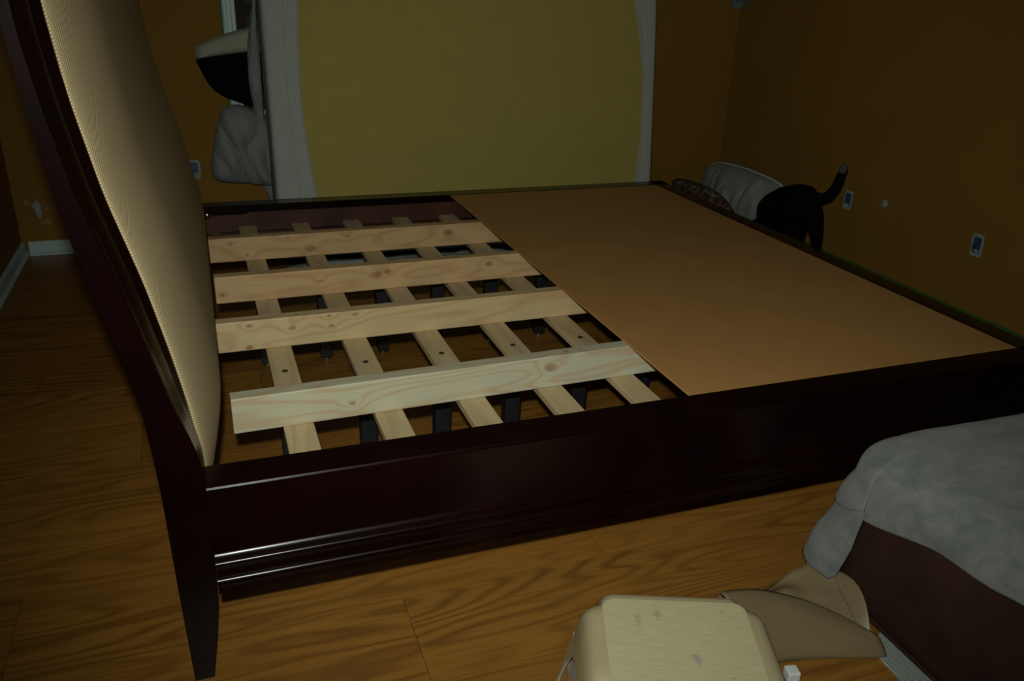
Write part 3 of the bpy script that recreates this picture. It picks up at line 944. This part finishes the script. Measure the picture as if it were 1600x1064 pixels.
tag(ot, 'dark brown suede ottoman beside the near rail, mostly under a grey towel', 'ottoman')
MB().loft(loops).build('cushion_body', M['suede'], ot, smooth=math.radians(60), origin=ot.location)
MB().tube([(x, y, 0.030) for x, y in rr(0.002)]+[(rr(0.002)[0][0], rr(0.002)[0][1], 0.030)], 0.005, 6).build('piping', M['suede'], ot, True, origin=ot.location)

# towel: perimeter strip that hangs over, plus the flat top
def towel():
    r, R = RC, 0.105
    ny_, na, nx = 22, 22, 20
    base = TOP+0.006
    def build(per, rows, lift, name, skip=0.0):
        cols = []
        for (px, py), (dx, dy), hang, flr in per:
            col = []
            fl0 = r-R+0.006
            tot = fl0+R*PI/2+hang
            for j in range(rows):
                s = skip+(tot-skip)*j/(rows-1)
                if s < fl0:
                    o, z = s, base
                elif s < fl0+R*PI/2:
                    a = (s-fl0)/R
                    o, z = fl0+R*math.sin(a), base-R*(1-math.cos(a))
                else:
                    q = s-fl0-R*PI/2
                    o, z = fl0+R+q*flr+0.004*math.sin(q*40), base-R-q*(1-flr*0.30)
                lf = lift*min(1, max(0.15, (s-skip)/0.09))
                z = max(z, 0.012)
                x, y = px+dx*o, py+dy*o
                k = min(1, s/0.05)
                b = (0.0035*nz(x*14, y*14, z*14)+0.006*nz(x*6, y*6, z*5))*k + lf
                col.append((x+dx*b, y+dy*b, z+0.004*nz(x*9, y*9, 3.3)+lf*0.6))
            cols.append(col)
        return cols
    per = []
    for k in range(ny_):                       # side facing the camera, from the near end to the corner
        y = Y1+r*0.4+(Y0-r-(Y1+r*0.4))*k/(ny_-1)
        per.append(((X0+r, y), (-1, 0), 0.055-0.075*min(1, max(0, (-0.22-y)/0.38))+0.008*math.sin(y*19), 0.02))
    for k in range(1, na):
        t = k/na
        a = math.radians(180-90*t)
        hang = 0.055+0.195*min(1, max(0, (t-0.01)/0.09))**0.8+0.015*math.sin(t*3)
        per.append(((X0+r, Y0-r), (math.cos(a), math.sin(a)), hang, 0.02+0.30*math.exp(-((t-0.45)/0.34)**2)))
    for k in range(nx):
        x = X0+r+(X1-X0-r)*k/(nx-1)
        per.append(((x, Y0-r), (0, 1), 0.27, 0.05))
    vs = build(per, 34, 0.0, 'towel')
    mb = MB()
    mb.grid(lambda i, j: vs[i][j], len(per), 34)
    def crown(x, y):
        return 0.034*max(0, math.sin(PI*min(1, max(0, (x-X0-r)/(X1-X0-r)))))*min(1, (x-X0-r)/0.1)*min(1, max(0, (Y0-r-y)/0.10))*max(0, min(1, (y-Y1)/0.2))
    def topv(i, j):
        x = X0+r+(X1-X0-r)*i/(nx-1)
        y = Y1+r*0.4+(Y0-r-Y1-r*0.4)*j/(ny_-1)
        return (x, y, base+0.004*nz(x*9, y*9, 3.3)+crown(x, y))
    mb.grid(topv, nx, ny_)
    o = mb.build('towel', M['towel'], None, True, origin=(1.7, -0.4, TOP))
    # the turned-over upper layer at the corner
    per2 = []
    for k in range(0, na+1):
        t = k/na
        a = math.radians(180-90*t)
        per2.append(((X0+r, Y0-r), (math.cos(a), math.sin(a)), 0.040+0.085*t+0.012*math.sin(t*5), 0.02+0.30*math.exp(-((t-0.45)/0.34)**2)))
    v2 = build(per2, 20, 0.005, 'fold', 0.06)
    m2 = MB()
    m2.grid(lambda i, j: v2[i][j], len(per2), 20)
    f = m2.build('turned_layer', M['towel'], o, True, origin=(1.7, -0.4, TOP))
    for q, th in ((o, 0.006), (f, 0.005)):
        bm = bmesh.new()
        bm.from_mesh(q.data)
        bmesh.ops.remove_doubles(bm, verts=bm.verts, dist=0.0012)
        bmesh.ops.recalc_face_normals(bm, faces=bm.faces)
        up_n = sum(fc.normal.z for fc in bm.faces)
        if up_n < 0:
            bmesh.ops.reverse_faces(bm, faces=bm.faces)
        bm.to_mesh(q.data)
        bm.free()
        m = q.modifiers.new('thick', 'SOLIDIFY')
        m.thickness = th
        m.offset = 1.0
    return o
tw = towel()
tag(tw, 'grey blue terry towel draped over the brown ottoman and hanging off its corner', 'towel')

# white non-slip mesh under the ottoman
mb = MB()
mb.loft([[(1.352, -0.34, z), (1.55, -0.27, z), (1.75, -0.95, z), (1.33, -1.05, z), (1.325, -0.70, z)] for z in (0.0004, 0.0045)])
tag(mb.build('rug_pad', M['nonslip'], origin=(1.45, -0.6, 0)), 'white non-slip mesh pad on the floor under the brown ottoman', 'rug pad')

# ------------------------------------------------------------------ crumpled kraft paper
def paper():
    r = empty('kraft_paper', (1.25, -0.25, 0))
    tag(r, 'crumpled sheet of brown kraft paper on the floor beside the stool', 'paper')
    # front fold: a soft half roll, from the front floor line up to a ridge
    nu, nv = 26, 18
    def front(i, j):
        u, v = i/(nu-1), j/(nv-1)
        a = Vector((1.085+0.280*u, -0.325-0.055*u+0.006*math.sin(u*5), 0.002))
        b = Vector((1.050+0.315*u, -0.185-0.16*u**2.2, 0.045*(1-u**1.8)+0.012))
        p = a.lerp(b, v)
        hgt = 0.050*math.sin(PI*min(1, v*0.62+0.02))**0.8*(1-0.55*u**2)
        p.z += hgt + 0.003*nz(u*3, v*3, 2)
        p.y -= 0.018*math.sin(PI*v)*(1-u)
        return tuple(p)
    f = MB().grid(front, nu, nv).build('front_fold', M['kraft'], r, True, origin=r.location)
    def back(i, j):
        u, v = i/(nu-1), j/(nv-1)
        a = Vector((1.09+0.275*u, -0.20-0.17*u**2, 0.008))
        b = Vector((1.105+0.27*u, -0.105-0.03*u, 0.006+0.085*max(0, (u-0.45)/0.55)**1.2))
        p = a.lerp(b, v)
        p.z += 0.020*math.sin(PI*v)*math.exp(-((u-0.55)/0.16)**2)+0.012*nz(u*5, v*4, 7)+0.010
        p.z = max(p.z, 0.003)
        return tuple(p)
    b = MB().grid(back, nu, nv).build('back_sheet', M['kraft'], r, True, origin=r.location)
    def flap(i, j):
        u, v = i/9, j/9
        p = Vector((1.340, -0.335, 0.02)).lerp(Vector((1.362, -0.175, 0.085)), u)
        p += Vector((0.015+0.012*math.sin(PI*u), -0.01, 0.035*math.sin(PI*u)))*v
        return tuple(p)
    fl_ = MB().grid(flap, 10, 10).build('turned_edge', M['kraft'], r, True, origin=r.location)
    for o in (f, b, fl_):
        s = o.modifiers.new('thick', 'SOLIDIFY')
        s.thickness = 0.0012
paper()

# ------------------------------------------------------------------ step stool
st = empty('step_stool', (0.797, -0.418, 0), math.radians(-21.0))
tag(st, 'worn beige plastic step stool standing in the foreground', 'stool')
HS = 0.235
hx, hy = 0.172, 0.142
def stool_outline(gx, gy, notch, n=5):
    """rectangle with stepped-in rounded corners"""
    q = []
    a, b = hx+gx, hy+gy
    for sx, sy in ((1, 1), (-1, 1), (-1, -1), (1, -1)):
        c = [(a, b-0.060), (a-0.003, b-0.048), (a-0.011, b-0.040), (a-0.023, b-0.034), (a-0.032, b-0.029), (a-0.037, b-0.019), (a-0.040, b-0.006), (a-0.048, b)]
        c = [(sx*x, sy*y) for x, y in c]
        if sx*sy < 0:
            c.reverse()
        q += c
    return q
loops = []
for z, g in ((0.0, 0.042), (0.004, 0.044), (0.06, 0.034), (0.13, 0.022), (0.19, 0.012), (0.212, 0.006), (0.224, -0.001), (0.2315, -0.010), (HS, -0.022)):
    loops.append([(x, y, z) for x, y in stool_outline(g, g*0.9, 0)])
# outer shell as four legs plus skirt: upper shell closed, legs below
upper = MB()
upper.loft([[(x, y, z) for x, y in stool_outline(g, g*.9, 0)] for z, g in ((0.150, 0.014), (0.150, 0.0185), (0.19, 0.012), (0.212, 0.006), (0.224, -0.001), (0.2315, -0.010), (HS, -0.022))])
upper.build('shell', M['stool'], st, smooth=math.radians(40))
for sx in (-1, 1):
    for sy in (-1, 1):
        lp = []
        for z, g, wd in ((0.0, 0.044, 0.058), (0.02, 0.041, 0.058), (0.08, 0.030, 0.066), (0.125, 0.022, 0.085), (0.152, 0.0182, 0.13)):
            a, b = hx+g, hy+g*.9
            t = 0.006
            ring_ = [(a, b-wd), (a, b-0.05), (a-0.022, b-0.026), (a-0.046, b), (a-min(wd+.02, 2*a-0.05), b), (a-min(wd+.02, 2*a-.05), b-t), (a-0.048, b-t), (a-0.026, b-0.030), (a-t, b-0.052), (a-t, b-wd)]
            lp.append([(sx*x, sy*y, z) for x, y in ring_])
        MB().loft(lp).build('leg', M['stool'], st)
# inner grey liner seen through the side arches
MB().loft([[(sx*(hx-0.004+g), sy*(hy-0.004+g), z) for sx, sy in ((-1, -1), (1, -1), (1, 1), (-1, 1))] for z, g in ((0.02, 0.022), (0.15, 0.004))], cap=False).build('inner_liner', M['stool_in'], st)
tp = MB()
def tread(g, z):
    q = []
    a, b, r = hx-0.032+g, hy-0.026+g, 0.026
    for cxx, cyy, a0 in ((a-r, b-r, 0), (-a+r, b-r, 90), (-a+r, -b+r, 180), (a-r, -b+r, 270)):
        for k in range(7):
            an = math.radians(a0+90*k/6)
            q.append((cxx+r*math.cos(an), cyy+r*math.sin(an), z))
    return q
tp.loft([tread(0.0, HS-0.003), tread(0.0, HS+0.0012), tread(-0.002, HS+0.002)])
tag(tp.build('tread', M['stool_top'], st), 'stained textured stool top')

# white plug adapter at the foot of the stool
ad = MB().box((-0.014, -0.014, 0), (0.014, 0.014, 0.026)).build('plug_adapter', M['white_plastic'], None, bevel=0.004, segs=3)
ad.location = (1.123, -0.368, 0.0)
ad.rotation_euler = (0, 0, math.radians(-12))
tag(ad, 'small white plug adapter cube on the floor beside the beige stool', 'adapter')

# pale sheet lying on the floor between the bed and the mattress
def sheet(i, j):
    u, v = i/59, j/21
    x = 0.40+1.22*u
    y0 = 2.33+0.05*math.sin(u*7)+0.03*math.sin(u*17)
    y = y0+(2.665-y0)*v
    e = min(1, u*12, (1-u)*12, v*5)
    z = 0.005+0.028*e*(0.5+0.8*abs(nz(x*5, y*9, 2.2)))+0.010*e*nz(x*17, y*17, 4)
    return (x, y, max(0.004, z))
sh = MB().grid(sheet, 60, 22).build('bed_sheet', plain('pale_sheet', (0.40, 0.46, 0.46), 0.9, 0.06, 14, bump=0.2), None, True, origin=(1.0, 2.5, 0))
m = sh.modifiers.new('thick', 'SOLIDIFY')
m.thickness = 0.003
tag(sh, 'pale rumpled sheet on the floor seen between the slats under the far rail', 'sheet')
